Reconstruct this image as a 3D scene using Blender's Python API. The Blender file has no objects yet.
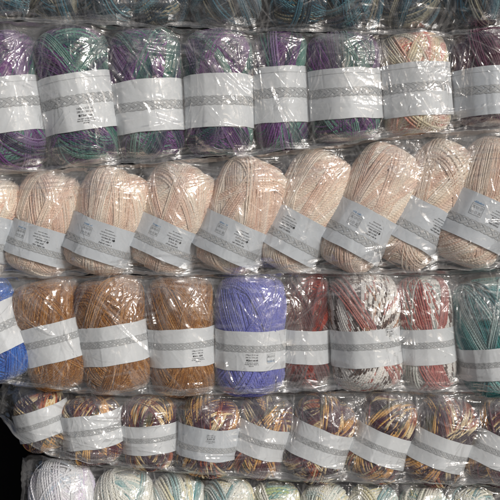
import bpy, math, random
import numpy as np
from mathutils import Vector, Matrix

# ------------------------------------------------------------------ basics
S = 0.0012                       # metres per photograph pixel in the plane of the skein axes
BASE = 598.0                     # pixel row of the surface the lowest bag stands on
VX, VY = 250.0, 200.0            # photograph pixel straight ahead of the camera
D = 1.15                         # camera distance to the plane of the skein axes
KS, KB = 0.985, 0.970            # outlines of the skeins and front edges of the bags lie a little nearer than that plane
def PX(x, k=1.0): return ((x-VX)*k+VX - 250.0) * S
def PZ(y, k=1.0): return (BASE - ((y-VY)*k+VY)) * S
B01 = [(-60,19),(0,20),(130,26),(250,31),(375,34),(450,34),(500,28),(560,24)]
B12 = [(-60,174),(0,172),(65,169),(130,164),(250,155),(330,145),(400,136),(500,128),(560,124)]
B23 = [(-60,279),(0,278),(100,276),(250,275),(400,273),(500,269),(560,268)]
B34 = [(-60,380),(0,384),(60,392),(130,396),(250,394),(400,392),(500,394),(560,396)]
B45 = [(-20,424),(3,430),(26,444),(50,456),(110,467),(200,475),(300,482),(400,484),(500,487),(560,488)]
TOPS = {0: [(-60,-112),(560,-112)], 1: B01, 2: B12, 3: B23, 4: B34, 5: B45}
BOTS = {0: B01, 1: B12, 2: B23, 3: B34, 4: B45, 5: [(-60,BASE-1),(560,BASE-1)]}

scene = bpy.context.scene
COL = scene.collection
rng = np.random.default_rng(7)

def lin(c):
    return tuple(((v/255.0)/12.92 if v/255.0 <= .04045 else ((v/255.0+.055)/1.055)**2.4) for v in c) + (1.0,)

def mesh_obj(name, verts, quads, mats, uvs=None, attrs=None, parent=None, smooth=True, midx=None):
    """one mesh object from numpy arrays; uvs = {name: per-vertex (n,2)}; attrs = {name: per-vertex float}"""
    me = bpy.data.meshes.new(name)
    verts = np.ascontiguousarray(verts, dtype=np.float32); quads = np.ascontiguousarray(quads, dtype=np.int32)
    n, k = quads.shape
    me.vertices.add(len(verts)); me.vertices.foreach_set('co', verts.ravel())
    me.loops.add(n*k); me.loops.foreach_set('vertex_index', quads.ravel())
    me.polygons.add(n)
    me.polygons.foreach_set('loop_start', np.arange(0, n*k, k, dtype=np.int32))
    me.polygons.foreach_set('loop_total', np.full(n, k, dtype=np.int32))
    me.polygons.foreach_set('use_smooth', np.full(n, smooth, dtype=bool))
    if midx is not None: me.polygons.foreach_set('material_index', np.ascontiguousarray(midx, dtype=np.int32))
    if uvs:
        for nm, uv in uvs.items():
            l = me.uv_layers.new(name=nm)
            l.data.foreach_set('uv', np.ascontiguousarray(uv[quads.ravel()], dtype=np.float32).ravel())
    if attrs:
        for nm, a in attrs.items():
            at = me.attributes.new(nm, 'FLOAT', 'POINT')
            at.data.foreach_set('value', np.ascontiguousarray(a, dtype=np.float32))
    me.update(); me.validate()
    for m in (mats if isinstance(mats, (list, tuple)) else [mats]): me.materials.append(m)
    o = bpy.data.objects.new(name, me); COL.objects.link(o)
    if parent is not None: o.parent = parent
    return o

def grid_quads(nu, nv, wrap_u=False):
    u = np.arange(nu if wrap_u else nu-1); v = np.arange(nv-1)
    U, V = np.meshgrid(u, v, indexing='ij'); U2 = (U+1) % nu
    return np.stack([U*nv+V, U2*nv+V, U2*nv+V+1, U*nv+V+1], -1).reshape(-1, 4)

def vnoise(x, y, seed):
    """smooth 2-D value noise in -1..1"""
    r = np.random.default_rng(seed); L = r.uniform(-1, 1, (256, 256))
    xi = np.floor(x).astype(int); yi = np.floor(y).astype(int); fx = x-xi; fy = y-yi
    fx = fx*fx*(3-2*fx); fy = fy*fy*(3-2*fy)
    g = lambda a, b: L[a % 256, b % 256]
    return (g(xi,yi)*(1-fx)+g(xi+1,yi)*fx)*(1-fy) + (g(xi,yi+1)*(1-fx)+g(xi+1,yi+1)*fx)*fy

# ------------------------------------------------------------------ materials
def new_mat(name):
    m = bpy.data.materials.new(name); m.use_nodes = True
    nt = m.node_tree; nt.nodes.clear()
    return m, nt, nt.nodes, nt.links

def math_node(N, L, op, a, b=None, c=None):
    n = N.new('ShaderNodeMath'); n.operation = op
    for i, v in enumerate((a, b, c)):
        if v is None: continue
        if isinstance(v, (int, float)): n.inputs[i].default_value = v
        else: L.new(v, n.inputs[i])
    return n.outputs[0]

def yarn_material(name, stops, filament=(240, 215, 175), sheen=0.5, rough=0.8, spec=0.25, interp='LINEAR', fleck=0.0):
    m, nt, N, L = new_mat(name)
    out = N.new('ShaderNodeOutputMaterial'); b = N.new('ShaderNodeBsdfPrincipled'); L.new(b.outputs[0], out.inputs[0])
    uc = N.new('ShaderNodeUVMap'); uc.uv_map = 'colour'; sc = N.new('ShaderNodeSeparateXYZ'); L.new(uc.outputs[0], sc.inputs[0])
    ul = N.new('ShaderNodeUVMap'); ul.uv_map = 'strand'; sl = N.new('ShaderNodeSeparateXYZ'); L.new(ul.outputs[0], sl.inputs[0])
    # the dyed colour runs along the yarn
    ns = N.new('ShaderNodeTexNoise'); ns.inputs['Scale'].default_value = 9.0; ns.inputs['Detail'].default_value = 2
    L.new(uc.outputs[0], ns.inputs['Vector'])
    ph = math_node(N, L, 'FRACT', sc.outputs[0])
    r = N.new('ShaderNodeValToRGB'); L.new(ph, r.inputs[0]); r.color_ramp.interpolation = interp
    el = r.color_ramp.elements
    pts = [(p, c) for p, c in stops]
    if interp == 'LINEAR': pts = pts + [(1.0, stops[0][1])]
    while len(el) < len(pts): el.new(0.5)
    for e, (p, c) in zip(el, pts): e.position = p; e.color = lin(c)
    # fibre to fibre variation of the dye
    tc = N.new('ShaderNodeTexCoord'); n2 = N.new('ShaderNodeTexNoise'); n2.inputs['Scale'].default_value = 900; n2.inputs['Detail'].default_value = 3
    L.new(tc.outputs['Object'], n2.inputs['Vector'])
    hs = N.new('ShaderNodeHueSaturation'); L.new(r.outputs[0], hs.inputs['Color'])
    v = math_node(N, L, 'MULTIPLY_ADD', n2.outputs[0], 0.7, 0.65); L.new(v, hs.inputs['Value'])
    mx = N.new('ShaderNodeMix'); mx.data_type = 'RGBA'; L.new(hs.outputs[0], mx.inputs['A']); mx.inputs['B'].default_value = lin(filament)
    L.new(math_node(N, L, 'GREATER_THAN', sc.outputs[1], 5.0), mx.inputs['Factor'])
    col = mx.outputs['Result']
    if fleck:      # short pale fibres spun into the yarn
        mp = N.new('ShaderNodeMapping'); mp.inputs['Scale'].default_value = (260, 1.6, 1); L.new(ul.outputs[0], mp.inputs['Vector'])
        n3 = N.new('ShaderNodeTexNoise'); n3.inputs['Scale'].default_value = 1.0; n3.inputs['Detail'].default_value = 2; L.new(mp.outputs[0], n3.inputs['Vector'])
        mr = N.new('ShaderNodeMapRange'); mr.inputs['From Min'].default_value = .56; mr.inputs['From Max'].default_value = .70; mr.inputs['To Max'].default_value = fleck; L.new(n3.outputs[0], mr.inputs['Value'])
        m3 = N.new('ShaderNodeMix'); m3.data_type = 'RGBA'; L.new(mr.outputs[0], m3.inputs['Factor']); L.new(col, m3.inputs['A']); m3.inputs['B'].default_value = lin(filament); col = m3.outputs['Result']
    L.new(col, b.inputs['Base Color'])
    b.inputs['Roughness'].default_value = rough; b.inputs['Specular IOR Level'].default_value = spec
    b.inputs['Sheen Weight'].default_value = sheen; b.inputs['Sheen Roughness'].default_value = 0.4
    # twisted plies: slanted ridges along the strand, plus fibre fuzz
    tw = math_node(N, L, 'SINE', math_node(N, L, 'ADD', math_node(N, L, 'MULTIPLY', sl.outputs[0], 2*math.pi/0.0034), math_node(N, L, 'MULTIPLY', sl.outputs[1], 4.5)))
    h = math_node(N, L, 'ADD', math_node(N, L, 'MULTIPLY', tw, 0.5), math_node(N, L, 'MULTIPLY', n2.outputs[0], 0.9))
    bp = N.new('ShaderNodeBump'); bp.inputs['Strength'].default_value = 0.6; bp.inputs['Distance'].default_value = 0.0006
    L.new(h, bp.inputs['Height']); L.new(bp.outputs[0], b.inputs['Normal'])
    return m

def simple_material(name, col, rough=0.6, spec=0.3, noise=0.0, scale=40, bump=0.0, coords='Object'):
    m, nt, N, L = new_mat(name)
    out = N.new('ShaderNodeOutputMaterial'); b = N.new('ShaderNodeBsdfPrincipled'); L.new(b.outputs[0], out.inputs[0])
    b.inputs['Roughness'].default_value = rough; b.inputs['Specular IOR Level'].default_value = spec
    tc = N.new('ShaderNodeTexCoord'); n = N.new('ShaderNodeTexNoise'); n.inputs['Scale'].default_value = scale; n.inputs['Detail'].default_value = 5
    L.new(tc.outputs[coords], n.inputs['Vector'])
    hs = N.new('ShaderNodeHueSaturation'); hs.inputs['Color'].default_value = lin(col)
    L.new(math_node(N, L, 'MULTIPLY_ADD', n.outputs[0], noise, 1-noise/2), hs.inputs['Value']); L.new(hs.outputs[0], b.inputs['Base Color'])
    if bump:
        bp = N.new('ShaderNodeBump'); bp.inputs['Strength'].default_value = 0.6; bp.inputs['Distance'].default_value = bump
        L.new(n.outputs[0], bp.inputs['Height']); L.new(bp.outputs[0], b.inputs['Normal'])
    return m

def film_material(name, haze=0.02, haze_var=0.17, rough=0.09, gloss=1.6, tint=(246, 247, 247)):
    """clear polythene film: mostly see-through, mirror-like glints by angle, milky where it is creased or doubled"""
    m, nt, N, L = new_mat(name)
    out = N.new('ShaderNodeOutputMaterial')
    tr = N.new('ShaderNodeBsdfTransparent'); tr.inputs[0].default_value = lin(tint)
    gl = N.new('ShaderNodeBsdfGlossy'); gl.inputs['Color'].default_value = (1, 1, 1, 1); gl.inputs['Roughness'].default_value = rough
    df = N.new('ShaderNodeBsdfDiffuse'); df.inputs[0].default_value = (.8, .8, .8, 1)
    tc = N.new('ShaderNodeTexCoord')
    mp = N.new('ShaderNodeMapping'); mp.inputs['Scale'].default_value = (1, 1, 1); L.new(tc.outputs['Object'], mp.inputs['Vector'])
    n1 = N.new('ShaderNodeTexNoise'); n1.inputs['Scale'].default_value = 150; n1.inputs['Detail'].default_value = 4; n1.inputs['Distortion'].default_value = 1.2
    n2 = N.new('ShaderNodeTexVoronoi'); n2.feature = 'F1'; n2.inputs['Scale'].default_value = 60
    L.new(mp.outputs[0], n1.inputs['Vector']); L.new(mp.outputs[0], n2.inputs['Vector'])
    bp = N.new('ShaderNodeBump'); bp.inputs['Strength'].default_value = 0.2; bp.inputs['Distance'].default_value = 0.002
    L.new(math_node(N, L, 'ADD', n1.outputs[0], n2.outputs['Distance']), bp.inputs['Height'])
    L.new(bp.outputs[0], gl.inputs['Normal'])
    fr = N.new('ShaderNodeFresnel'); fr.inputs['IOR'].default_value = 1.5; L.new(bp.outputs[0], fr.inputs['Normal'])
    f = math_node(N, L, 'MINIMUM', math_node(N, L, 'MULTIPLY', fr.outputs[0], gloss), 0.30)
    at = N.new('ShaderNodeAttribute'); at.attribute_name = 'fold'
    hz = math_node(N, L, 'MINIMUM', math_node(N, L, 'MULTIPLY_ADD', at.outputs['Fac'], haze_var, haze), 0.6)
    m1 = N.new('ShaderNodeMixShader'); L.new(hz, m1.inputs[0]); L.new(tr.outputs[0], m1.inputs[1]); L.new(df.outputs[0], m1.inputs[2])
    m2 = N.new('ShaderNodeMixShader'); L.new(f, m2.inputs[0]); L.new(m1.outputs[0], m2.inputs[1]); L.new(gl.outputs[0], m2.inputs[2])
    L.new(m2.outputs[0], out.inputs[0])
    return m

PAPER = simple_material('label paper', (226, 229, 231), rough=0.45, spec=0.35, noise=0.06, scale=60, bump=0.0006)
PAPER_GREY = simple_material('grey label paper', (208, 213, 218), rough=0.45, spec=0.35, noise=0.06, scale=60, bump=0.0006)
INK_GREY = simple_material('grey printing ink', (186, 188, 189), rough=0.5, noise=0.2, scale=300)
INK_LINE = simple_material('fine grey ink', (150, 153, 155), rough=0.5, noise=0.1, scale=300)
INK_BLACK = simple_material('black printing ink', (48, 50, 54), rough=0.5, noise=0.1, scale=300)
INK_BLUE = simple_material('blue printing ink', (95, 150, 195), rough=0.5, noise=0.1, scale=300)
FILM = film_material('clear bag film')
SEAM = film_material('doubled bag film', haze=0.03, haze_var=0.13, rough=0.25, gloss=0.7)
DARK = simple_material('dark backdrop', (26, 26, 27), rough=0.9, spec=0.1, noise=0.3, scale=6)
BOUNCE_GREY = simple_material('grey paving', (150, 148, 145), rough=0.85, noise=0.4, scale=14, bump=.002)  # tone chosen to bounce fill light up from below
BOARD = simple_material('dark shelf board', (40, 37, 34), rough=0.8, noise=0.3, scale=20)

def even(cols): return [(i/len(cols), c) for i, c in enumerate(cols)]
def soft(st):
    r_ = []
    for i, (p, c) in enumerate(st): r_ += [(p+(.022 if i else 0), c), ((st[i+1][0] if i+1 < len(st) else 1.0)-.002, c)]
    return r_
YARN = {
 'purple': yarn_material('purple and green yarn', even([(116,52,130),(66,30,80),(130,72,146),(46,54,78),(54,110,100),(118,160,148),(30,60,68),(86,40,102),(146,120,164),(38,50,66)])),
 'peach': yarn_material('peach yarn', even([(252,236,217),(243,216,197),(235,199,178),(250,232,211),(254,243,228),(240,208,187)]), filament=(255,244,228), fleck=.4, sheen=0.25),
 'brown': yarn_material('brown yarn', even([(160,106,48),(126,78,32),(178,122,60),(148,96,42),(118,72,32),(188,134,74)]), filament=(222,180,128), fleck=.75),
 'peri': yarn_material('periwinkle yarn', even([(122,126,204),(108,112,192),(136,140,214),(116,120,200)]), filament=(190,190,235)),
 'red': yarn_material('rust red yarn', even([(150,52,38),(96,44,42),(88,54,54),(128,44,38),(172,62,42),(90,46,45),(104,56,54),(122,46,42)]), filament=(190,170,165)),
 'multi': yarn_material('white brown and pink yarn', [(0,(242,238,232)),(.16,(84,62,54)),(.27,(244,240,234)),(.42,(178,134,104)),(.50,(242,238,232)),(.60,(96,76,70)),(.70,(240,236,230)),(.80,(190,120,110)),(.86,(244,240,234))], interp='CONSTANT'),
 'rosemulti': yarn_material('white grey and rose yarn', [(0,(242,238,232)),(.14,(110,88,82)),(.22,(244,240,234)),(.40,(176,188,182)),(.50,(242,238,232)),(.62,(196,122,112)),(.72,(240,236,230)),(.84,(150,164,160)),(.90,(244,240,234))], interp='CONSTANT'),
 'pinkband': yarn_material('rose yarn', even([(196,122,112),(176,96,92),(204,140,128),(186,108,102)])),
 'sage': yarn_material('sage yarn', even([(186,194,184),(230,230,222),(158,170,160),(214,218,210)])),
 'teal': yarn_material('teal yarn', even([(66,152,150),(36,116,120),(126,190,186),(34,104,112),(208,228,224),(70,162,160)]), filament=(220,230,228)),
 'sunset': yarn_material('orange and plum yarn', soft([(0,(90,34,50)),(.14,(224,168,96)),(.22,(54,30,46)),(.37,(242,220,174)),(.42,(172,90,56)),(.48,(80,34,54)),(.62,(230,180,106)),(.69,(100,92,64)),(.75,(60,32,48)),(.89,(240,210,154)),(.94,(120,52,50))])),
 'pastel': yarn_material('white pastel yarn', even([(242,241,243),(244,243,245),(242,240,244),(222,206,236),(242,242,244),(244,244,245),(206,220,234),(244,244,245),(238,234,242)]), filament=(240,240,244)),
 'creamteal': yarn_material('cream and teal yarn', even([(246,243,230),(244,245,238),(92,156,160),(242,244,238),(240,230,184),(246,244,232),(158,198,198),(246,243,230),(244,244,236)])),
 'creamgreen': yarn_material('cream and green yarn', even([(246,243,228),(180,200,136),(244,245,236),(236,226,160),(246,243,228),(126,174,166),(246,243,230)])),
 'pinkcream': yarn_material('cream and coral yarn', even([(246,236,214),(242,226,192),(236,172,152),(246,236,214),(238,222,186),(230,138,124),(248,240,222),(246,236,214)])),
 'burgundy': yarn_material('burgundy yarn', even([(92,38,66),(62,28,48),(112,62,88),(74,32,56)])),
 'darkteal': yarn_material('dark teal yarn', even([(24,74,96),(18,32,42),(60,112,130),(24,28,36),(156,152,130),(20,60,80),(28,34,44),(98,144,154)])),
 'blue': yarn_material('bright blue yarn', even([(46,100,190),(30,70,156),(70,124,206)])),
}
# how each colourway runs: phase per strand, phase per metre, phase jitter, share of pale filaments
RUN = dict(rosemulti=(.05,7.,.05,0), purple=(.013,.5,.02,0), peach=(.035,.9,.10,0), brown=(.05,1.6,.5,0), peri=(.05,.6,.3,.003), red=(.03,.9,.05,0), multi=(.05,7.5,.05,0),
           pinkband=(.06,.6,.2,0), sage=(.08,.8,.1,0), teal=(.03,.8,.05,0), sunset=(.017,3.0,.09,0), pastel=(.03,1.4,.05,.05), creamteal=(.035,1.3,.05,0),
           creamgreen=(.035,1.3,.05,0), pinkcream=(.03,1.6,.05,0), burgundy=(.04,.6,.1,0), darkteal=(.035,.7,.05,0), blue=(.05,.6,.2,0))
STRAND = dict(rosemulti=.0024, purple=.0018, peach=.0019, brown=.0017, peri=.0022, red=.0022, multi=.0024, teal=.0020, sunset=.0022, pastel=.0019, creamteal=.0022,
              creamgreen=.0024, pinkcream=.0024, burgundy=.0021, darkteal=.0020, blue=.0021)

# ------------------------------------------------------------------ one skein
NEXPS = {0: 3.6, 1: 4.6, 2: 3.9, 3: 4.8, 4: 3.3, 5: 3.3}; NEXP = 4.0
class Shape:
    """rounded-cylinder body of a skein, squeezed a little where the paper band holds it"""
    def __init__(s, a, b, h, lz, lh, seed, big):
        s.n = NEXPS[ROWNO]
        s.a, s.b, s.h, s.lz, s.lh, s.seed, s.big = a, b, h, lz, lh, seed, big
    def lat(s, z):
        return 1.0 - 0.065*np.exp(-(np.maximum(np.abs(z-s.lz)-s.lh*0.55, 0)/(s.lh*0.55))**2)
    def surf(s, d):
        d = d/np.linalg.norm(d, axis=-1, keepdims=True)
        q = ((d[...,0]/s.a)**2+(d[...,1]/s.b)**2)**(s.n/2) + np.abs(d[...,2]/s.h)**s.n
        p = d*(q**(-1/s.n))[...,None]
        k = s.lat(p[...,2])
        # soft lumps
        az = np.arctan2(p[...,1], p[...,0])
        k = k*(1+0.025*vnoise(az*1.3+40, p[...,2]*22+40, s.seed))
        p = p.copy(); p[...,0] *= k; p[...,1] *= k
        return p
    def normal(s, p):
        k = s.lat(p[...,2]); x = p[...,0]/k; y = p[...,1]/k
        rr = np.maximum((x/s.a)**2+(y/s.b)**2, 1e-6)
        n = np.stack([rr**(s.n/2-1)*x/s.a**2, rr**(s.n/2-1)*y/s.b**2, np.sign(p[...,2])*np.abs(p[...,2]/s.h)**(s.n-1)/s.h], -1)
        return n/np.maximum(np.linalg.norm(n, axis=-1, keepdims=True), 1e-9)
    def rr(s):
        zz = max(abs(s.lz)-s.lh*.5, 0)/s.h
        return max(1-zz**s.n, .3)**(1/s.n)
    def hold(s, p, gap):
        """keep yarn inside the paper band where the band runs, easing out above and below it"""
        dz = np.maximum(np.abs(p[...,2]-s.lz)-s.lh, 0)
        rho = np.sqrt((p[...,0]/s.a)**2+(p[...,1]/s.b)**2)
        lim = .945*s.rr() + (s.big-.0011-gap)/s.a + 1.1*dz/s.a
        f = np.minimum(1, lim/np.maximum(rho, 1e-6)); p = p.copy(); p[...,0] *= f; p[...,1] *= f
        return p
    def band(s, phi, dz, off=0.0):
        """paper band surface at angle phi and height dz over the band's centre; returns points"""
        z = s.lz + dz; phi = np.mod(phi, 2*math.pi)
        k = 0.955*(1+0.012*np.cos(phi*5+s.seed)+0.006*vnoise(phi*3.2+50, dz*60+30, s.seed+5)+0.006*np.abs(vnoise(phi*5+dz*20+10, dz*70+9, s.seed+6)))
        w = math.pi/5; fw = phi+.22*np.sin(2*phi+s.seed)+.12*np.sin(3*phi+s.seed*1.7); fa = np.mod(fw+s.seed*.37, w)-w/2
        fa = np.sqrt(w*w/4+.0016)-np.sqrt((w/2-np.abs(fa))**2+.0016); k = k*(1+.55*(1/np.cos(fa)-1))
        flare = 1+0.012*(np.abs(dz)/s.lh)**3
        cr = np.random.default_rng(s.seed+99)
        for _ in range(9):
            p0, sl, z0, ln, am = cr.uniform(math.pi, 2*math.pi), cr.normal(0, 9), cr.uniform(-1, 1)*s.lh, cr.uniform(.3, 1.2)*s.lh, cr.choice([-1, 1])*cr.uniform(.003, .012)
            dd = np.abs(phi-p0-sl*(dz-z0))/.045
            k = k + am*np.maximum(1-dd, 0)*np.maximum(1-((dz-z0)/ln)**2, 0)
        r = k*s.rr()*flare
        x = np.cos(phi)*(s.a*r+s.big+off); y = np.sin(phi)*(s.b*r+s.big+off)
        return np.stack([x, y, z+0*phi], -1)

T_PTS = 40
def strands(sh, d, bands, r):
    """bands: list of (azimuth, tilt, strand count, layer, colour key phases...) -> vertex arrays"""
    P, Nn, LEN, PH, W, KIND = [], [], [], [], [], []
    t = np.linspace(-1.95, 1.95, T_PTS)
    for (phi, tau, cnt, layer, ph0, dph, fr, jit, wid, kind) in bands:
        er = np.array([math.cos(phi), math.sin(phi), 0]); et = np.array([-math.sin(phi), math.cos(phi), 0]); ez = np.array([0, 0, 1.])
        for i in range(cnt):
            tt = tau + r.normal(0, .012)
            v = ez*math.cos(tt)+et*math.sin(tt); n = np.cross(er, v)
            s = (i-(cnt-1)/2)*d*1.02/sh.a + r.normal(0, .06)*d/sh.a
            ss = s*(1+0.0*t) + 0.010*np.sin(t*r.uniform(1, 3)+r.uniform(0, 6))
            # map so that the equal-angle parameter follows the elongated body
            k = sh.h/sh.a
            dirs = np.cos(t)[:,None]*er + (np.sin(t)*k)[:,None]*v + ss[:,None]*n
            p = sh.surf(dirs); nn = sh.normal(p)
            lift = d*(0.15+0.62*layer) + r.uniform(-.1, .12)*d
            p = sh.hold(p+nn*lift, d*.3)
            P.append(p); Nn.append(nn)
            seg = np.r_[0, np.cumsum(np.linalg.norm(np.diff(p, axis=0), axis=1))]
            LEN.append(seg+r.uniform(0, 1)); PH.append(ph0+i*dph+seg*fr+r.normal(0, 1)*jit*.3); W.append(wid*r.uniform(1.08, 1.32)); KIND.append(kind)
    P = np.array(P); Nn = np.array(Nn); LEN = np.array(LEN); PH = np.array(PH); W = np.array(W)[:,None,None]; KIND = np.array(KIND)
    T = np.gradient(P, axis=1); T /= np.maximum(np.linalg.norm(T, axis=-1, keepdims=True), 1e-9)
    B = np.cross(T, Nn); B /= np.maximum(np.linalg.norm(B, axis=-1, keepdims=True), 1e-9)
    ang = np.array([-0.25, math.pi/3, 2*math.pi/3, math.pi+0.25])
    V = P[:,:,None,:] + (W*d/2)[...,None]*(np.cos(ang)[None,None,:,None]*B[:,:,None,:] + np.sin(ang)[None,None,:,None]*Nn[:,:,None,:])
    FUZZ.append((P, Nn, PH, KIND))
    ns = len(P); base = (np.arange(ns)*T_PTS*4)[:,None]
    q = grid_quads(T_PTS, 4)
    quads = (base[:,:,None]+q[None]).reshape(-1, 4)
    uvs = np.stack([np.repeat(LEN[:,:,None], 4, 2), np.broadcast_to(np.linspace(0,1,4), (ns,T_PTS,4))], -1).reshape(-1,2)
    uvc = np.stack([np.repeat(PH[:,:,None], 4, 2), np.broadcast_to(KIND[:,None,None], (ns,T_PTS,4))], -1).reshape(-1,2)
    return V.reshape(-1,3), quads, uvs, uvc

FUZZ = []
def fuzz(sh, r, count):
    """stray fibres standing off the strands"""
    P = np.concatenate([f[0] for f in FUZZ]); Nn = np.concatenate([f[1] for f in FUZZ]); PH = np.concatenate([f[2] for f in FUZZ]); FUZZ.clear()
    n = 5; i = r.integers(0, len(P), count); j = r.integers(4, T_PTS-10, count)
    idx = j[:,None]+np.arange(n)[None]*.55; j0 = np.floor(idx).astype(int); fr = (idx-j0)[...,None]
    p = P[i[:,None], j0]*(1-fr)+P[i[:,None], j0+1]*fr; nn = Nn[i[:,None], j0]
    k = np.linspace(0, 1, n)[None,:,None]; dirn = r.normal(0, 1, (count, 1, 3))
    p = p + nn*.0009 + dirn*.0028*k*k + nn*.0018*np.sin(k*math.pi)*r.uniform(.1, 1, (count,1,1))
    p = sh.hold(p, -.0002)
    T = np.gradient(p, axis=1); T /= np.maximum(np.linalg.norm(T, axis=-1, keepdims=True), 1e-9)
    B = np.cross(T, nn); B /= np.maximum(np.linalg.norm(B, axis=-1, keepdims=True), 1e-9)
    wd = r.uniform(.00006, .00013, (count,1,1))*(1-.6*k)
    V = np.stack([p-B*wd, p+nn*wd, p+B*wd], 2)
    q = grid_quads(n, 3); quads = ((np.arange(count)*n*3)[:,None,None]+q[None]).reshape(-1, 4)
    ph = np.broadcast_to(PH[i[:,None], j0][:,:,None], (count, n, 3))
    uv = np.zeros((count*n*3, 2)); uv2 = np.stack([ph.ravel(), np.zeros(count*n*3)], -1)
    return V.reshape(-1, 3), quads, uv, uv2

def build_yarn(sh, kind, seed, parent):
    r = np.random.default_rng(seed); d = STRAND[kind]; dph, fr, jit, fil = RUN[kind]
    F = -math.pi/2
    per = 10; step = per*d/sh.a
    nb = int(math.ceil(3.5/step))
    groups = {}
    def add(key, b): groups.setdefault(key, []).append(b)
    t1 = r.uniform(.30, .52)*r.choice([-1, 1]); t2 = -t1*r.uniform(.6, 1.1)
    alt = {'multi': ['pinkband', 'sage'], 'rosemulti': ['pinkband', 'pinkband', 'sage']}.get(kind, []); ap = {'multi': .03, 'rosemulti': .0}.get(kind, 0)
    pbase = r.uniform(0, 1)
    for layer, tau in ((0, t1), (1, t2)):
        for i in range(nb):
            phi = F + (i-(nb-1)/2)*step + r.normal(0, .02)
            key = kind
            if alt and r.random() < ap: key = alt[int(r.random()*len(alt))]
            a = RUN[key]
            add(key, (phi, tau+r.normal(0, .05), per+1, layer, pbase+i*per*a[0]*1.15+r.normal(0,.06), a[0], a[1], a[2], 1.0, 0))
    for i in range(5):
        phi = F + r.uniform(-1.1, 1.1); key = kind
        if alt and r.random() < .45: key = alt[int(r.random()*len(alt))]
        a = RUN[key]
        add(key, (phi, r.choice([t1, t2, t1*.4])+r.normal(0, .16), int(r.integers(4, 8)) if key != kind else int(r.integers(5, 12)), 2+.35*(i % 2), r.uniform(0,1), a[0], a[1], a[2], 1.0, 0))
    for i in range(int(fil*330)):
        add(kind, (F+r.uniform(-1.5, 1.5), r.choice([t1, t2])+r.normal(0, .22), 1, 2.1+r.uniform(0,.7), 0, 0, 0, 0, r.uniform(.6, .95), 10))
    V, Q, U1, U2, M = [], [], [], [], []; mats = []; off = 0
    # solid heart of the ball
    nu, nv = 40, 26
    az = np.linspace(0, 2*math.pi, nu, endpoint=False); el = np.linspace(-math.pi/2+.02, math.pi/2-.02, nv)
    A, E = np.meshgrid(az, el, indexing='ij'); k = sh.h/sh.a
    body = sh.surf(np.stack([np.cos(E)*np.cos(A), np.cos(E)*np.sin(A), np.sin(E)*k], -1))
    V.append(sh.hold(body.reshape(-1,3)*.993, d*.8)); Q.append(grid_quads(nu, nv, True)); off = nu*nv
    U1.append(np.stack([E*.05, A], -1).reshape(-1,2)); U2.append(np.stack([A*.6, 0*A], -1).reshape(-1,2)); mats.append(YARN[kind]); M.append(np.zeros(len(Q[0]), int))
    for key, bl in groups.items():
        v, q, u1, u2 = strands(sh, d, bl, r)
        if YARN[key] not in mats: mats.append(YARN[key])
        V.append(v); Q.append(q+off); U1.append(u1); U2.append(u2); M.append(np.full(len(q), mats.index(YARN[key]))); off += len(v)
    v, q, u1, u2 = fuzz(sh, r, 800 if kind in ('pastel', 'brown', 'peach') else (60 if kind in ('purple', 'darkteal', 'burgundy') else 250))
    V.append(v); Q.append(q+off); U1.append(u1); U2.append(u2); M.append(np.zeros(len(q), int)); off += len(v)
    return mesh_obj('yarn', np.concatenate(V), np.concatenate(Q), mats, {'strand': np.concatenate(U1), 'colour': np.concatenate(U2)}, parent=parent, midx=np.concatenate(M))

# ------------------------------------------------------------------ printing on the paper bands
class Ink:
    """flat print: quads in band coordinates (s = metres round the band from its front, z = metres over its centre)"""
    def __init__(s): s.v = []; s.q = []; s.m = []
    def poly(s, pts, o, m):
        """a strip: pts = list of (left(s,z), right(s,z))"""
        b = len(s.v)
        for k, (l, r) in enumerate(pts):
            oo = o[k] if isinstance(o, (list, np.ndarray)) else o
            s.v.append((*l, oo)); s.v.append((*r, oo))
        for k in range(len(pts)-1): s.q.append((b+2*k, b+2*k+1, b+2*k+3, b+2*k+2)); s.m.append(m)
    def rect(s, x0, z0, x1, z1, o, m):
        n = max(1, int(abs(x1-x0)/.004))
        xs = np.linspace(x0, x1, n+1); s.poly([((x, z0), (x, z1)) for x in xs], o, m)
    def make(s, name, sh, mats, parent, ang, lens):
        v = np.array(s.v); phi = -math.pi/2 + ang + v[:,0]/lens
        p = sh.band(phi, v[:,1]); p2 = sh.band(phi, v[:,1], 0.001); n = p2-p
        return mesh_obj(name, p+n*((v[:,2]+.00018)/0.001)[:,None], np.array(s.q), mats, parent=parent, midx=np.array(s.m))

def braid(ink, zc, amp, pitch, s0, s1):
    """flat three-strand plait: every stroke starts over its neighbour and ends under the next"""
    n = int((s1-s0)/pitch)
    for i in range(n):
        x0 = s0+i*pitch; up = 1 if i % 2 else -1
        L = pitch*3.0; t = np.linspace(0, 1, 13)
        x = x0+t*L; z = zc - up*amp*np.cos(t*math.pi)
        dx = np.gradient(x); dz = np.gradient(z); l = np.hypot(dx, dz); nx, nz = -dz/l, dx/l
        for grow, o, m in ((1.0, 0.00010, 3), (.74, 0.00013, 0)):
            w = amp*.50*grow*np.sin(np.clip(t*.9+.05, 0, 1)*math.pi)**.6
            oo = o + 0.00020*(1-t)
            ink.poly([((x[k]+nx[k]*w[k], z[k]+nz[k]*w[k]), (x[k]-nx[k]*w[k], z[k]-nz[k]*w[k])) for k in range(13)], list(oo), m)

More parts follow.
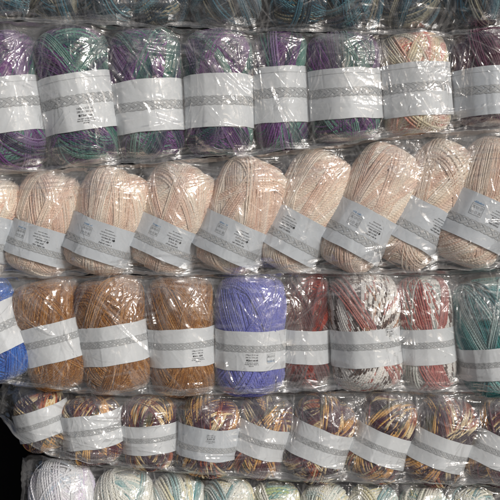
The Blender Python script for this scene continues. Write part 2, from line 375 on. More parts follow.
def lines_of_print(ink, x0, x1, z, hgt, r, m, o=.0002):
    """a line of very small print: strokes grouped into words"""
    x = x0
    while x < x1:
        w = r.integers(3, 9)
        for k in range(w):
            if x > x1: break
            cw = hgt*r.uniform(.45, .75)
            lo, hi = (0, .72) if r.random() < .6 else (0, 1.0)
            if r.random() < .12: lo = -.28
            ink.rect(x, z+lo*hgt, x+cw*.38, z+hi*hgt, o, m)
            if r.random() < .75: ink.rect(x, z+(hi-.2)*hgt, x+cw*.8, z+hi*hgt, o+.00001, m)
            if r.random() < .55: ink.rect(x+cw*.55, z, x+cw*.8, z+.6*hgt, o+.00002, m)
            x += cw*1.12
        x += hgt*.5

_glyph = {}
def text_cells(txt):
    """triangles of a line of lettering in the built-in font"""
    if txt not in _glyph:
        cu = bpy.data.curves.new('lettering', 'FONT'); cu.body = txt; cu.align_x = 'CENTER'; cu.resolution_u = 2
        o = bpy.data.objects.new('lettering', cu); COL.objects.link(o)
        bpy.context.view_layer.update(); oe = o.evaluated_get(bpy.context.evaluated_depsgraph_get()); me = oe.to_mesh(); me.calc_loop_triangles()
        v = np.array([tuple(x.co) for x in me.vertices]).reshape(-1, 3); t = np.array([tuple(x.vertices) for x in me.loop_triangles]).reshape(-1, 3)
        oe.to_mesh_clear(); bpy.data.objects.remove(o); bpy.data.curves.remove(cu)
        _glyph[txt] = (v, t)
    return _glyph[txt]
def lettering(ink, txt, xc, z, size, m, o=.0002):
    v, t = text_cells(txt); b = len(ink.v)
    for p in v: ink.v.append((xc+p[0]*size, z+p[1]*size, o))
    for a in t:
        i, j = b+a[0], b+a[2]; ink.v.append(tuple((p_+q_)/2 for p_, q_ in zip(ink.v[i], ink.v[j])))
        ink.q.append((i, b+a[1], j, len(ink.v)-1)); ink.m.append(m)

def info_block(ink, xc, zc, r, k=1.0):
    lettering(ink, '100g e 3.52 oz', xc, zc+.0092*k, .0034*k, 2)
    lettering(ink, '280 m / 306 yds', xc, zc+.0052*k, .0031*k, 2)
    ink.rect(xc-.0085*k, zc+.0002, xc-.0060*k, zc+.0030*k, .0002, 2)
    lines_of_print(ink, xc-.0050*k, xc+.0085*k, zc+.0002, .0028*k, r, 2)
    lines_of_print(ink, xc-.0100*k, xc+.0100*k, zc-.0030*k, .0014*k, r, 2)
    lines_of_print(ink, xc-.0110*k, xc+.0110*k, zc-.0056*k, .0014*k, r, 2)
    lines_of_print(ink, xc-.0040*k, xc+.0040*k, zc-.0084*k, .0016*k, r, 2)

def care_block(ink, xc, zc, r, k=1.0, blue_top=True):
    w, h = .0085*k, .0075*k; t = .00035
    for (x0, z0, x1, z1) in ((xc-w,zc-h,xc+w,zc-h+t),(xc-w,zc+h-t,xc+w,zc+h),(xc-w,zc-h,xc-w+t,zc+h),(xc+w-t,zc-h,xc+w,zc+h)):
        ink.rect(x0, z0, x1, z1, .0002, 3)
    for i in range(3):
        for j in range(2):
            x = xc+(i-1)*w*.62; z = zc+(j-.5)*h*.95; q = .0019*k; kind = (i+j*2) % 3
            w_ = .00032
            def stroke(x0, z0, x1, z1, o):
                l = math.hypot(x1-x0, z1-z0); nx_, nz_ = -(z1-z0)/l*w_/2, (x1-x0)/l*w_/2
                ink.poly([((x0+nx_, z0+nz_), (x0-nx_, z0-nz_)), ((x1+nx_, z1+nz_), (x1-nx_, z1-nz_))], o, 3)
            if kind == 0:      # wash tub
                stroke(x-q*1.1, z+q*.6, x-q*.8, z-q*.8, .0002); stroke(x-q*.8, z-q*.8, x+q*.8, z-q*.8, .00021); stroke(x+q*.8, z-q*.8, x+q*1.1, z+q*.6, .00022); stroke(x-q*1.1, z+q*.4, x+q*1.1, z+q*.4, .00023); stroke(x-q*.2, z-q*.2, x+q*.2, z-q*.2, .00024)
            elif kind == 1:    # circle
                a = np.linspace(0, 2*math.pi, 17)
                ink.poly([((x+q*math.cos(g), z+q*math.sin(g)), (x+(q-w_)*math.cos(g), z+(q-w_)*math.sin(g))) for g in a], .0002, 3); stroke(x-q*.5, z, x+q*.5, z, .00021)
            else:              # crossed triangle
                stroke(x-q, z-q*.8, x+q, z-q*.8, .0002); stroke(x-q, z-q*.8, x, z+q, .00021); stroke(x, z+q, x+q, z-q*.8, .00022); stroke(x-q, z-q, x+q, z+q, .00023); stroke(x-q, z+q, x+q, z-q, .00024)
    bz = zc+h+.0012 if blue_top else zc-h+.0012
    lines_of_print(ink, xc-w*.85, xc+w*.8, bz, .0026*k, r, 4, .00025)

def fine_block(ink, xc, zc, r, k=1.0):
    for i, (wd, hh) in enumerate(((.006,.0014),(.010,.0014),(.0105,.0014),(.007,.0026),(.006,.0022),(.008,.0022))):
        lines_of_print(ink, xc-wd*k, xc+wd*k*.9, zc+(.0085-.0034*i)*k, hh*k*.8, r, 2)
    a = np.linspace(0, 2*math.pi, 13)
    ink.poly([((xc+.0085*k+.0014*k*math.cos(g), zc-.0008*k+.0014*k*math.sin(g)), (xc+.0085*k, zc-.0008*k)) for g in a], .00022, 2)

GROUPS = []
def skein(cx, cy, hw, hh, tilt, lab, kind, label, group, prints='', face=0.0, y=0.0, grey=False, dep=.88, bw=0):
    """cx, cy, hw, hh in photograph pixels; lab = (centre of band along axis from skein centre, half height) in pixels; face = pixels the printed front is turned aside"""
    seed = int(cx*7+cy*13) % 9973 + 11; r = np.random.default_rng(seed)
    a, h = hw*S*.985, hh*S*KS; b = a*dep
    d = STRAND[kind]
    lz, lh = -lab[0]*S, lab[1]*S
    th = math.radians(tilt)
    zt = PZ(np.interp(cx, [p[0] for p in TOPS[ROWNO]], [p[1] for p in TOPS[ROWNO]])) - .0012; zb = PZ(np.interp(cx, [p[0] for p in BOTS[ROWNO]], [p[1] for p in BOTS[ROWNO]])) + .0012
    gz, ga = np.meshgrid(np.linspace(-1, 1, 41), np.linspace(-1, 1, 41))
    nx_ = NEXPS[ROWNO]; okk = np.abs(gz)**nx_+np.abs(ga)**nx_ <= 1
    lift = d*1.3; cz = PZ(cy, KS)
    for _ in range(12):
        ez = (gz*h*math.cos(th)-ga*a*math.sin(th))[okk]; hi, lo = cz+ez.max()+lift, cz+ez.min()-lift
        if hi <= zt+1e-5 and lo >= zb-1e-5: break
        if hi-lo > zt-zb: h -= (hi-lo-(zt-zb))*.55
        over = max(hi-zt, 0); under = max(zb-lo, 0); cz += .5*(under-over)
    lz += PZ(cy, KS)-cz
    sh = Shape(a, b, h, lz, lh, seed, d*1.5+.0006)
    root = bpy.data.objects.new('yarn_skein', None); COL.objects.link(root); root.empty_display_size = .03
    root['label'] = label; root['category'] = 'yarn skein'; root['group'] = group
    # the Empty stands at the foot of the ball
    ctr = Vector((PX(cx, KS), y, cz)); up = Vector((math.sin(th), 0, math.cos(th)))
    root.location = ctr - up*h; root.rotation_euler = (0, th, 0)
    bpy.context.view_layer.update()
    holder = root
    yarn = build_yarn(sh, kind, seed, holder); yarn.location = (0, 0, h)
    # paper band
    nu, nv = 300, 24
    phi = np.linspace(0, 2*math.pi, nu, endpoint=False); dz = np.linspace(-lh, lh, nv)
    A, D = np.meshgrid(phi, dz, indexing='ij')
    wav = 0.0007*vnoise(A*2.0+20, 0*A+seed, seed+8)
    outer = sh.band(A, D); outer[...,2] += wav
    inner = sh.band(A, D, -.00014); inner[...,2] += wav
    q1 = grid_quads(nu, nv, True); n = nu*nv
    rim = np.concatenate([outer[:,0], inner[:,0], outer[:,-1], inner[:,-1]]); e = []
    for u in range(nu):
        w = (u+1) % nu; m0 = 2*n
        e.append((m0+u, m0+nu+u, m0+nu+w, m0+w)); e.append((m0+2*nu+u, m0+2*nu+w, m0+3*nu+w, m0+3*nu+u))
    band = mesh_obj('paper_band', np.concatenate([outer.reshape(-1,3), inner.reshape(-1,3), rim]), np.concatenate([q1, q1[:, ::-1]+n, np.array(e)]), PAPER_GREY if grey else PAPER, parent=holder)
    band.location = (0, 0, h)
    lens = a*.955+sh.big
    mats = [INK_GREY, PAPER_GREY if grey else PAPER, INK_BLACK, INK_LINE, INK_BLUE]
    k = lh/(25*S)
    ink = Ink(); ang = face*S/lens
    zc = {'a': .06, 'b': .0, 'c': .12, 'd': -.30}.get(prints[:1], .0)*lh
    w2 = lens*1.75
    braid(ink, zc, lh*.145, lh*.185, -w2, w2)
    for zz in (zc+lh*.42, ) if prints[:1] == 'a' else ():
        ink.rect(-w2, zz+lh*.30, w2, zz+lh*.30+.0003, .0001, 3)
    br = ink.make('printed_braid', sh, mats, band, ang*0, lens)
    ink = Ink()
    if 'i' in prints: info_block(ink, 0, zc-lh*.62, r, min(k, 1.0)*.95)
    if 'w' in prints: info_block(ink, 0, zc+lh*.66, r, min(k, 1.0)*.8)
    if ink.v: ink.make('printed_text', sh, mats, band, ang, lens)
    ink = Ink()
    if 'k' in prints:
        care_block(ink, .024 if prints[:1] != 'd' else -.012, (zc-lh*.5) if prints[:1] != 'd' else lh*.30, r, .95*min(k,1), prints[:1] == 'd')
        ink.make('care_symbols', sh, mats, band, ang, lens)
    ink = Ink()
    if 'f' in prints:
        fine_block(ink, .014, lh*.30, r, .95)
        ink.make('printed_text', sh, mats, band, ang, lens)
    GROUPS.append((root, dict(n=sh.n, cx=PX(cx, KS), cz=cz, a=a+d*1.9+.001, b=b+d*1.9+.001, h=h+d*1.2+.001, th=th, y=y)))
    return root

ROWS = {}
# crumpled film whose glare is painted in as white haze: pixel, radius, height
GLARE_SPOTS = {1: [(370,56,15,.0022),(238,52,16,.0016),(132,52,16,.0010),(100,52,10,.0012),(258,62,7,.0014),(14,50,14,.0012),(425,62,20,.0016),(402,100,18,.0012)],
         2: [(225,165,22,.0008),(300,165,24,.0010),(395,165,20,.0013),(420,155,20,.0014),(50,165,18,.0010),(130,165,22,.0008),(455,150,22,.0012),(320,178,14,.0012)],
         3: [(66,284,10,.0018),(488,302,24,.0024),(447,292,12,.0018),(120,285,16,.0012),(20,285,14,.0012),(300,284,12,.0012),(355,283,16,.0010)],
         4: [(404,407,16,.0024),(360,410,14,.0022),(466,412,15,.0018),(206,400,14,.0014),(60,437,8,.0014),(500,408,10,.0016)],
         5: [(30,480,12,.0014),(395,490,8,.0012),(410,488,8,.0012)]}
def row(key, items):
    global ROWNO
    ROWNO = key; n0 = len(GROUPS)
    for it in items: skein(**it)
    ROWS[key] = [g for _, g in GROUPS[n0:]]

def K(cx, cy, hw, hh, tilt, lab, kind, label, **kw):
    return dict(cx=cx, cy=cy, hw=hw, hh=hh, tilt=tilt, lab=lab, kind=kind, label=label, **kw)

g0 = 'dark teal skeins in the topmost bag'
row(0, [
 K(-4, -42, 34, 64, -4, (2, 25), 'darkteal', 'dark teal skein cut by the top left corner of the photo', group=g0, prints='a'),
 K(56, -40, 29, 64, 3, (2, 25), 'darkteal', 'dim dark teal skein above the left edge of the green-striped purple skein', group=g0, prints='a', y=.006),
 K(106, -42, 30, 64, -3, (2, 25), 'darkteal', 'dark teal skein above the gap between second and third purple skeins', group=g0, prints='a'),
 K(160, -38, 31, 64, 4, (2, 25), 'darkteal', 'teal skein with a cream streak above the third purple skein', group=g0, prints='a', y=.004),
 K(224, -36, 36, 64, -3, (2, 25), 'darkteal', 'wide dark teal skein above the fourth purple skein', group=g0, prints='a'),
 K(296, -34, 34, 64, -8, (2, 25), 'darkteal', 'dark teal skein with pale strands above the narrow purple skein', group=g0, prints='a', y=.004),
 K(362, -36, 33, 64, 10, (2, 25), 'darkteal', 'dark teal skein above the purple skein with a bright foil glint', group=g0, prints='a'),
 K(424, -36, 34, 64, 22, (2, 25), 'darkteal', 'tilted teal skein with cream stripe above the coral and cream skein', group=g0, prints='a', y=.004),
 K(486, -38, 35, 64, 20, (2, 25), 'darkteal', 'tilted blue teal skein at the top right corner of the photo', group=g0, prints='a'),
])
g1 = 'purple and green skeins in the second bag'
row(1, [
 K(4, 101, 38, 68, -8, (6, 27), 'purple', 'purple skein cut by the left edge, green at top and violet at bottom', group=g1, prints='a'),
 K(77, 100, 37, 68, -9, (4, 28), 'purple', 'purple skein with upright green stripes and black print on its band', group=g1, prints='ai', face=9, y=-.004),
 K(146, 93, 37, 64, -5, (14, 25.5), 'purple', 'hazy purple skein with plain band, between the printed-band skein and a green-purple one', group=g1, prints='b', y=.002),
 K(218, 91, 34, 63, -1, (10.5, 26), 'purple', 'pale green and purple skein under bright film glare, fourth in its bag', group=g1, prints='b'),
 K(282, 91, 28, 59, -2, (4, 27.5), 'purple', 'narrowest purple skein, dark green at top, small white glint above its band', group=g1, prints='a', y=.003),
 K(345, 89, 36, 56, -3, (6, 24.5), 'purple', 'wide squat purple skein with a foil-like white glint at upper right', group=g1, prints='a', y=-.002),
 K(417, 84, 34, 55, -4, (6, 26), 'pinkcream', 'cream and coral skein among the purple ones', group='cream and coral skeins', prints='a'),
 K(493, 81, 37, 56, -3, (11, 23.5), 'burgundy', 'burgundy skein at right edge beside the cream and coral skein', group='burgundy skeins', prints='a', grey=True),
])
g2 = 'peach skeins tilted in the third bag'
row(2, [
 K(-22, 220, 35, 54, 18, (12, 22), 'peach', 'sliver of peach skein at the left edge of the tilted peach bag', group=g2, prints='d', grey=True),
 K(43, 219, 35, 55, 18, (24, 17), 'peach', 'dim shadowed peach skein, leftmost whole one of the tilted bag', group=g2, prints='dkf', face=-6, y=.004, grey=True),
 K(106, 216, 36, 59, 20, (24, 18.5), 'peach', 'peach skein whose band shows clear care symbols, above the second brown skein', group=g2, prints='dkf', face=-2, y=-.004, grey=True),
 K(172, 214, 37, 62, 24, (27, 18), 'peach', 'plump peach skein with smooth white top, above the third brown skein', group=g2, prints='dkf', face=0, y=.004, grey=True),
 K(241, 213, 36, 63, 25, (28, 19), 'peach', 'peach skein whose band sits above the periwinkle skein', group=g2, prints='dkf', face=-2, y=-.003, grey=True),
 K(306, 215, 34, 62, 28, (22, 21), 'peach', 'peach skein with plain braid band and print only at its left edge', group=g2, prints='df', face=-22, y=.003, grey=True),
 K(370, 212, 34, 64, 28, (21, 22.5), 'peach', 'peach skein with blue mark and boxed symbols on its band, above the white brown skein', group=g2, prints='dkf', face=0, y=-.004, grey=True),
 K(430, 207, 33, 66, 29, (20, 22), 'peach', 'peach skein under whitish crumpled film, second from right of its bag', group=g2, prints='df', face=4, y=.003, grey=True),
 K(486, 204, 38, 64, 25, (18, 23), 'peach', 'peach skein cut by the right edge, with large grey printed band', group=g2, prints='dkf', face=0, y=-.003, grey=True),
])
g3 = 'rust brown skeins in the fourth bag'
row(3, [
 K(-8, 327, 33, 57, -24, (4, 23), 'blue', 'bright blue skein leaning at the left edge beside the brown skeins', group='blue skeins', prints='b'),
 K(51, 326, 35, 56, -14, (16, 19), 'brown', 'brown skein leaning left, next to the bright blue one', group=g3, prints='c', y=.003),
 K(112, 328, 35, 56, -8, (15, 19), 'brown', 'middle one of the three brown skeins, plain braid band', group=g3, prints='c', y=-.002),
 K(181, 331, 34, 59, -3, (15, 18.5), 'brown', 'upright brown skein with small black print, left of the periwinkle skein', group=g3, prints='ci', face=17),
 K(250, 330, 34, 59, 1, (18, 19), 'peri', 'periwinkle blue skein with crisp printed white band', group='periwinkle skeins', prints='cik', face=2, y=-.004),
 K(307, 333, 23, 55, 0, (14, 16.5), 'red', 'narrow rust red skein between periwinkle and white brown skeins', group='rust red skeins', prints='b', y=.004),
 K(366, 333, 34, 54, -4, (13, 18), 'multi', 'wide white and brown dashed skein with a rose stripe', group='white and rose multicoloured skeins', prints='cw', face=23, y=-.002),
 K(429, 335, 27, 53, -4, (11, 17.5), 'rosemulti', 'narrower white and rose striped skein beside the teal one', group='white and rose multicoloured skeins', prints='c', face=10, y=.003),
 K(497, 338, 37, 55, -8, (22, 15.5), 'teal', 'teal skein with white glare on top, at the right edge', group='teal skeins', prints='b', y=-.002),
])
g4 = 'orange and plum skeins in the fifth bag'
row(4, [
 K(41, 416, 26, 42, -18, (7, 14.5), 'sunset', 'small orange plum skein leaning left at the bag end over the dark gap', group=g4, prints='b'),
 K(91, 416, 30, 44, -8, (13, 16.5), 'sunset', 'orange plum skein leaning left, under the gap between first two brown skeins', group=g4, prints='b', y=-.003),
 K(149, 425, 28, 42, -4, (13, 14), 'sunset', 'nearly upright orange plum skein with plain band, under the third brown skein', group=g4, prints='b', y=.002),
 K(208, 427, 30, 44, 6, (14, 15.5), 'sunset', 'orange plum skein with grey print on its band, hazy film over its top', group=g4, prints='dw', face=3, y=-.003, grey=True),
 K(262, 428, 27, 44, 16, (13, 15.5), 'sunset', 'orange plum skein leaning right, just below the periwinkle skein', group=g4, prints='b', y=.003),
 K(320, 430, 30, 46, 20, (13, 16.5), 'sunset', 'orange plum skein with bright orange front, below the wide white brown skein', group=g4, prints='b', y=-.003),
 K(384, 432, 30, 47, 21, (15, 15.5), 'sunset', 'orange plum skein with white crinkled film glare over its top', group=g4, prints='b', y=.003),
 K(442, 434, 30, 47, 20, (16, 15.5), 'sunset', 'orange plum skein with a swirl and pale film ring at its top', group=g4, prints='b', y=-.003),
 K(503, 436, 31, 46, 20, (16, 16), 'sunset', 'orange plum skein cut by the right edge below the teal one', group=g4, prints='b', y=.003),
])
g5 = 'cream skeins with green and teal in the lowest bag'
row(5, [
 K(66, 520, 34, 70, -8, (24, 22), 'pastel', 'fuzzy white skein with lilac flecks in the lowest bag', group='white pastel skeins', prints='a'),
 K(124, 532, 31, 68, -3, (22, 22), 'creamteal', 'cream skein with a dark teal line curving down, right of the white skein', group=g5, prints='a', y=-.002),
 K(176, 535, 28, 65, 2, (22, 22), 'creamteal', 'cream skein with woven pale teal bands, under the orange plum skein with upright band', group=g5, prints='a', y=.002),
 K(227, 538, 27, 65, 2, (22, 22), 'creamteal', 'cream teal skein below the skein with the grey printed band', group=g5, prints='a', y=-.002),
 K(276, 542, 26, 64, 2, (22, 22), 'creamgreen', 'cream and green skein at bottom centre below the right-leaning plum skeins', group=g5, prints='a', y=.002),
 K(324, 545, 26, 63, 2, (22, 22), 'creamteal', 'cream skein with light blue strands right of the bottom centre green one', group=g5, prints='a', y=-.002),
 K(373, 547, 27, 64, 3, (22, 22), 'creamteal', 'cream teal skein below the plum skein with white glare', group=g5, prints='a', y=.002),
 K(423, 548, 25, 64, 4, (22, 22), 'creamgreen', 'yellow green skein in the lowest bag under the swirl-topped plum skein', group=g5, prints='a', y=-.002),
 K(474, 549, 27, 64, 4, (22, 22), 'creamteal', 'cream and dark teal skein at the bottom right corner', group=g5, prints='a', y=.002),
])

# ------------------------------------------------------------------ bags
VEIL = {0: .4, 1: .9, 2: 2.2, 3: 1.1, 4: .9, 5: .3}
def smoothstep(e0, e1, x):
    t = np.clip((x-e0)/(e1-e0), 0, 1); return t*t*(3-2*t)

def bag(key, x0, x1, top, bot, label, seed, fans, hor, endL=False):
    """x0, x1 pixel ends; top / bot: polylines of pixel points for the upper and lower front edge"""
    r = np.random.default_rng(seed)
    dx = .0007
    X = np.arange(PX(x0, KB), PX(x1, KB), dx); nx = len(X); px = X/S/KB+250
    zt = PZ(np.interp(px, [p[0] for p in top], [p[1] for p in top]), KB); zb = PZ(np.interp(px, [p[0] for p in bot], [p[1] for p in bot]), KB)
    zt = zt + .0006 + .0010*vnoise(X*40+9, 0*X+3, seed) + .0008*vnoise(X*110+9, 0*X+3, seed+2); zb = zb + .0004 + .0018*vnoise(X*26+2, 0*X+8, seed+1) + .0012*vnoise(X*75+2, 0*X+8, seed+4) + .0005*vnoise(X*240+2, 0*X+8, seed+6)
    nt = max(60, int((zt-zb).mean()/.0007)); t = np.linspace(0, 1, nt)
    Z = zb[:,None] + (zt-zb)[:,None]*t[None]; XX = np.repeat(X[:,None], nt, 1)
    EDGE = .006
    F = np.full(Z.shape, -EDGE*1.0)
    for g in ROWS[key]:
        c, s_ = math.cos(g['th']), math.sin(g['th'])
        lx = (XX-g['cx'])*c - (Z-g['cz'])*s_; lz = (XX-g['cx'])*s_ + (Z-g['cz'])*c
        q = np.maximum(1-np.abs(lz/g['h'])**g['n'], 0)**(2/g['n']) - (lx/g['a'])**2
        yy = g['b']*np.sqrt(np.maximum(q, 0)) - g['y']
        F = np.maximum(F, np.where(q > 0, yy, -EDGE))
    # a stretched sheet over the balls
    H = np.maximum(F, .0)
    edge = np.minimum(t, 1-t)*(zt-zb).mean()
    lim = .054*np.ones(nx)
    H[:,0] = lim*.5; H[:,-1] = lim*.5
    for lv, it in ((6, 60), (3, 60), (1, 60)):
        for _ in range(it):
            A = H.copy()
            A[lv:-lv, lv:-lv] = .25*(H[2*lv:, lv:-lv]+H[:-2*lv, lv:-lv]+H[lv:-lv, 2*lv:]+H[lv:-lv, :-2*lv])
            A = np.maximum(A, F+.0008)
            A[:,0] = lim*.5; A[:,-1] = lim*.5
            H = A
    fold_glare = np.zeros_like(H)
    # crumpling
    e = smoothstep(0, .012, edge)[None]
    tau = (X*0)[:,None]
    for fr, am in ((24, .0012), (62, .0007), (130, .0003)):
        wx = vnoise(XX*fr*.5+3, Z*fr*.5+7, seed+3)*.9
        n = 1-np.abs(vnoise(XX*fr+wx+11, Z*fr*.8+wx+5, seed+int(fr)))*2.0
        H = H + am*np.maximum(n, -0.6)*(.35+.65*e)+am*.6
    for (sx, sy, sr, am) in GLARE_SPOTS.get(key, ()):
        gg = np.exp(-(((XX-PX(sx, KB))**2+(Z-PZ(sy, KB))**2)/(sr*S)**2)**1.5)
        n = sum((1-np.abs(vnoise(XX*f_+31+vnoise(XX*90, Z*90, 5), Z*f_+13, seed+77+int(f_)))*2)*w_ for f_, w_ in ((75, 1.1), (160, .6), (330, .22)))
        H = H + am*gg*np.maximum(n, -.4); fold_glare = fold_glare + gg*max(.3, am*420)*np.maximum(n+.6, 0)  # raises the crumple and whitens it to paint its glare
    # sharp creases
    def crease(cx0, cz0, cx1, cz1, w, h, f):
        m = w*3
        i0 = np.searchsorted(X, min(cx0, cx1)-m); i1 = np.searchsorted(X, max(cx0, cx1)+m)
        if i1-i0 < 2: return
        xs = XX[i0:i1]; zs = Z[i0:i1]
        ux, uz = cx1-cx0, cz1-cz0; L2 = ux*ux+uz*uz+1e-12
        k = ((xs-cx0)*ux+(zs-cz0)*uz)/L2; kc = np.clip(k, 0, 1)
        bow = .06*math.sqrt(L2)*np.sin(kc*math.pi)*bowk
        d = ((xs-cx0)*-uz+(zs-cz0)*ux)/math.sqrt(L2) - bow
        over = np.maximum(np.abs(k-.5)-.5, 0)*math.sqrt(L2)
        brk = .35+.65*smoothstep(-.3, .3, vnoise(k*6+cx0*900, 0*k+cz0*700, seed+9))
        g = np.maximum(1-np.sqrt(d*d+over*over)/w, 0)*np.sin(np.clip(kc*.9+.05, 0, 1)*math.pi)**.6
        g = g*brk; H[i0:i1] += h*g; fold_glare[i0:i1] = np.maximum(fold_glare[i0:i1], f*g)
    for (fx, fy, n, a0, a1, l0, l1) in fans:
        for _ in range(int(n*1.7)):
            bowk = r.normal(0, 1); a = math.radians(r.uniform(a0, a1)); l = r.uniform(l0, l1)*S; s0 = r.uniform(0, .45)*l
            ox, oz = PX(fx)+r.normal(0, .006), PZ(fy)+r.normal(0, .004)
            crease(ox+math.cos(a)*s0, oz+math.sin(a)*s0, ox+math.cos(a)*l, oz+math.sin(a)*l, r.uniform(.0008, .0018), r.uniform(.0003, .0010), r.uniform(.15, 1.0))
    for (y0, y1, n, l0, l1) in hor:
        for _ in range(n):
            bowk = r.normal(0, 1); xa = r.uniform(PX(x0), PX(x1)); l = r.uniform(l0, l1)*S; tt = r.uniform(y0, y1)
            i = min(max(np.searchsorted(X, xa), 0), nx-1); j = min(max(np.searchsorted(X, xa+l), 0), nx-1)
            za = zb[i]+(zt[i]-zb[i])*tt; zc = zb[j]+(zt[j]-zb[j])*tt
            crease(X[i], za+r.normal(0,.001), X[j], zc+r.normal(0, .002), r.uniform(.0009, .002), r.uniform(.0003, .0010), r.uniform(.2, 1.0))
    for _ in range(120):
        bowk = r.normal(0, 2); xa = r.uniform(PX(x0), PX(x1)); tt = r.uniform(0, 1); i = min(np.searchsorted(X, xa), nx-1)
        za = zb[i]+(zt[i]-zb[i])*tt; a = r.uniform(0, math.pi); l = r.uniform(6, 40)*S
        crease(xa, za, xa+math.cos(a)*l, za+math.sin(a)*l, r.uniform(.0008, .0016), r.uniform(.0003, .0009), r.uniform(.05, .6))
    for _ in range(46):     # broad folds
        bowk = r.normal(0, 1.2); xa = r.uniform(PX(x0, KB), PX(x1, KB)); hz_ = r.random() < (.75 if key in (2, 4) else .45)
        tt = r.choice([r.uniform(.78, 1), r.uniform(0, .12), r.uniform(.1, .9)]) if hz_ else r.uniform(.15, .95); i = min(np.searchsorted(X, xa), nx-1)
        sl_ = (zt[min(i+60, nx-1)]-zt[max(i-60, 0)])/(X[min(i+60, nx-1)]-X[max(i-60, 0)])
        za = zb[i]+(zt[i]-zb[i])*tt; a = math.atan(sl_)+r.normal(0, .07) if hz_ else math.pi/2+r.normal(.35, .5); l = r.uniform(60, 190)*S/2*(1 if hz_ else .55)
        crease(xa-math.cos(a)*l, za-math.sin(a)*l, xa+math.cos(a)*l, za+math.sin(a)*l, r.uniform(.0026, .0060), r.uniform(.0010, .0026), r.uniform(.1, .7))
    for _ in range(90):
        bowk = r.normal(0, .5); xa = r.uniform(PX(x0, KB), PX(x1, KB)); tt = r.uniform(.1, .9); i = min(np.searchsorted(X, xa), nx-1)
        za = zb[i]+(zt[i]-zb[i])*tt; a = math.pi/2+r.normal(.25, .5); l = r.uniform(50, 130)*S/2
        crease(xa-math.cos(a)*l, za-math.sin(a)*l, xa+math.cos(a)*l, za+math.sin(a)*l, r.uniform(.0007, .0012), r.uniform(.0002, .0007), r.uniform(.4, 1.2))
    # stretch marks: milky streaks fanning over the sheet
    streak = 0*H
    for k_, an in enumerate((-70, -52, 60, 78, 96, 8)):
        a = math.radians(an+r.uniform(-6, 6)); al = XX*math.cos(a)+Z*math.sin(a); ac = -XX*math.sin(a)+Z*math.cos(a)
        warp = .004*vnoise(XX*14+k_*9, Z*14+3, seed+60)
        v_ = vnoise((ac+warp)*520+k_*31, al*11+7, seed+61+k_)+.6*vnoise((ac+warp)*230+5, al*7+k_, seed+71+k_)
        mk = smoothstep(.05, .55, vnoise(XX*17+k_*13, Z*19+k_*5, seed+81+k_))
        streak = np.maximum(streak, smoothstep(.35, 1.0, v_)*mk)
    topv = smoothstep(.66, .97, t)[None]*smoothstep(-.35, .5, vnoise(XX*30+2, Z*30, seed+91))
    fold_glare = fold_glare + .55*streak + VEIL[key]*topv*(.45+.8*smoothstep(.0, .8, vnoise(XX*60+Z*200, Z*420+XX*30, seed+92)))
    # doubled, milky patches
    patch = smoothstep(.05, .6, vnoise(XX*22+4, Z*26+4, seed+21)+.35*vnoise(XX*70, Z*70, seed+22))
    fold_glare = np.clip(fold_glare + .34*patch + .06*(1-smoothstep(0, .010, edge))[None], 0, 1.4)
    # pinch towards the ends of the bag
    def end_k(xx): return smoothstep(0, .030, xx)
    ke = end_k(X-X[0]+.001)*end_k(X[-1]-X+.001); ke = np.maximum(ke, .04)[:,None]
    H = H*ke
    zm = (zt*.55+zb*.45)[:,None]; kz = .78+.22*np.sqrt(ke); Z = zm+(Z-zm)*kz
    XX = XX + (1-ke)*(.006*vnoise(Z*70+3, 0*Z+5, seed+51)+.0006*vnoise(Z*260, 0*Z+9, seed+52))*np.where(X < 0, 1, 0)[:,None]
    H = H + (1-ke)*.004*vnoise(XX*90, Z*60, seed+53)*np.sqrt(ke)*2
    # close the tube: bottom sheet, back, top sheet
    BACK = .050
    nb = 10
    def sheet(zrow, ya, yb, ripple, sd, slope=1.0):
        k = np.linspace(0, 1, nb)[None]
        y = ya[:,None]*(1-k) + (yb*ke)*k
        z = zrow[:,None] + slope*(zrow[:,None]-PZ(VY))*(y-ya[:,None])/(D+ya[:,None]) + ripple*np.sin(k*math.pi)*vnoise(X[:,None]*60+k, k*6+X[:,None]*4, sd)
        return y, z
    yb_, zb_ = sheet(Z[:,0], -H[:,0], BACK, .0012, seed+31, 0.0 if key == 5 else 1.0); yt_, zt_ = sheet(Z[:,-1], -H[:,-1], BACK, .0010, seed+32, 0.0 if key == 0 else 1.0)
    kk = np.linspace(0, 1, 8)[None, 1:-1]
    yk = BACK*ke + 0*kk; zk = zt_[:,-1:]*(1-kk)+zb_[:,-1:]*kk
    Yl = np.concatenate([-H, yt_[:,1:], yk, yb_[:, ::-1][:, :-1]], 1)
    Zl = np.concatenate([Z, zt_[:,1:], zk, zb_[:, ::-1][:, :-1]], 1)
    Fl = np.concatenate([fold_glare, np.full((nx, Yl.shape[1]-nt), .08)], 1)
    nl = Yl.shape[1]
    Xl = np.concatenate([XX, np.repeat(XX[:,-1:], nb-1, 1), np.repeat(XX[:,-1:], 6, 1), np.repeat(XX[:,:1], nb-1, 1)], 1)
    V = np.stack([Xl, Yl, Zl], -1).reshape(-1, 3)
    q = grid_quads(nl, nx, True)                      # wrap round the loop
    u, v = q//nx, q % nx; q = v*nl+u
    # end caps
    cap = [[0*nl+i for i in range(nl)], [(nx-1)*nl+i for i in range(nl)]]
    o = mesh_obj('plastic_bag', V, q, FILM, attrs={'fold': Fl.ravel()})
    o['label'] = label; o['category'] = 'plastic bag'; o['group'] = 'clear plastic bags stacked on each other'
    # gathered hem of doubled film along the lower front edge
    ns = 14; ks = np.linspace(0, 1, ns)[None]
    hh = (.0080+.0055*vnoise(X*18+1, 0*X+2, seed+41)+.002*vnoise(X*60+1, 0*X+2, seed+44))[:,None]
    z = Z[:,:1]-.0004+hh*ks*np.sqrt(ke)
    base = np.array([np.interp(z[i], Z[i], H[i]) for i in range(nx)])
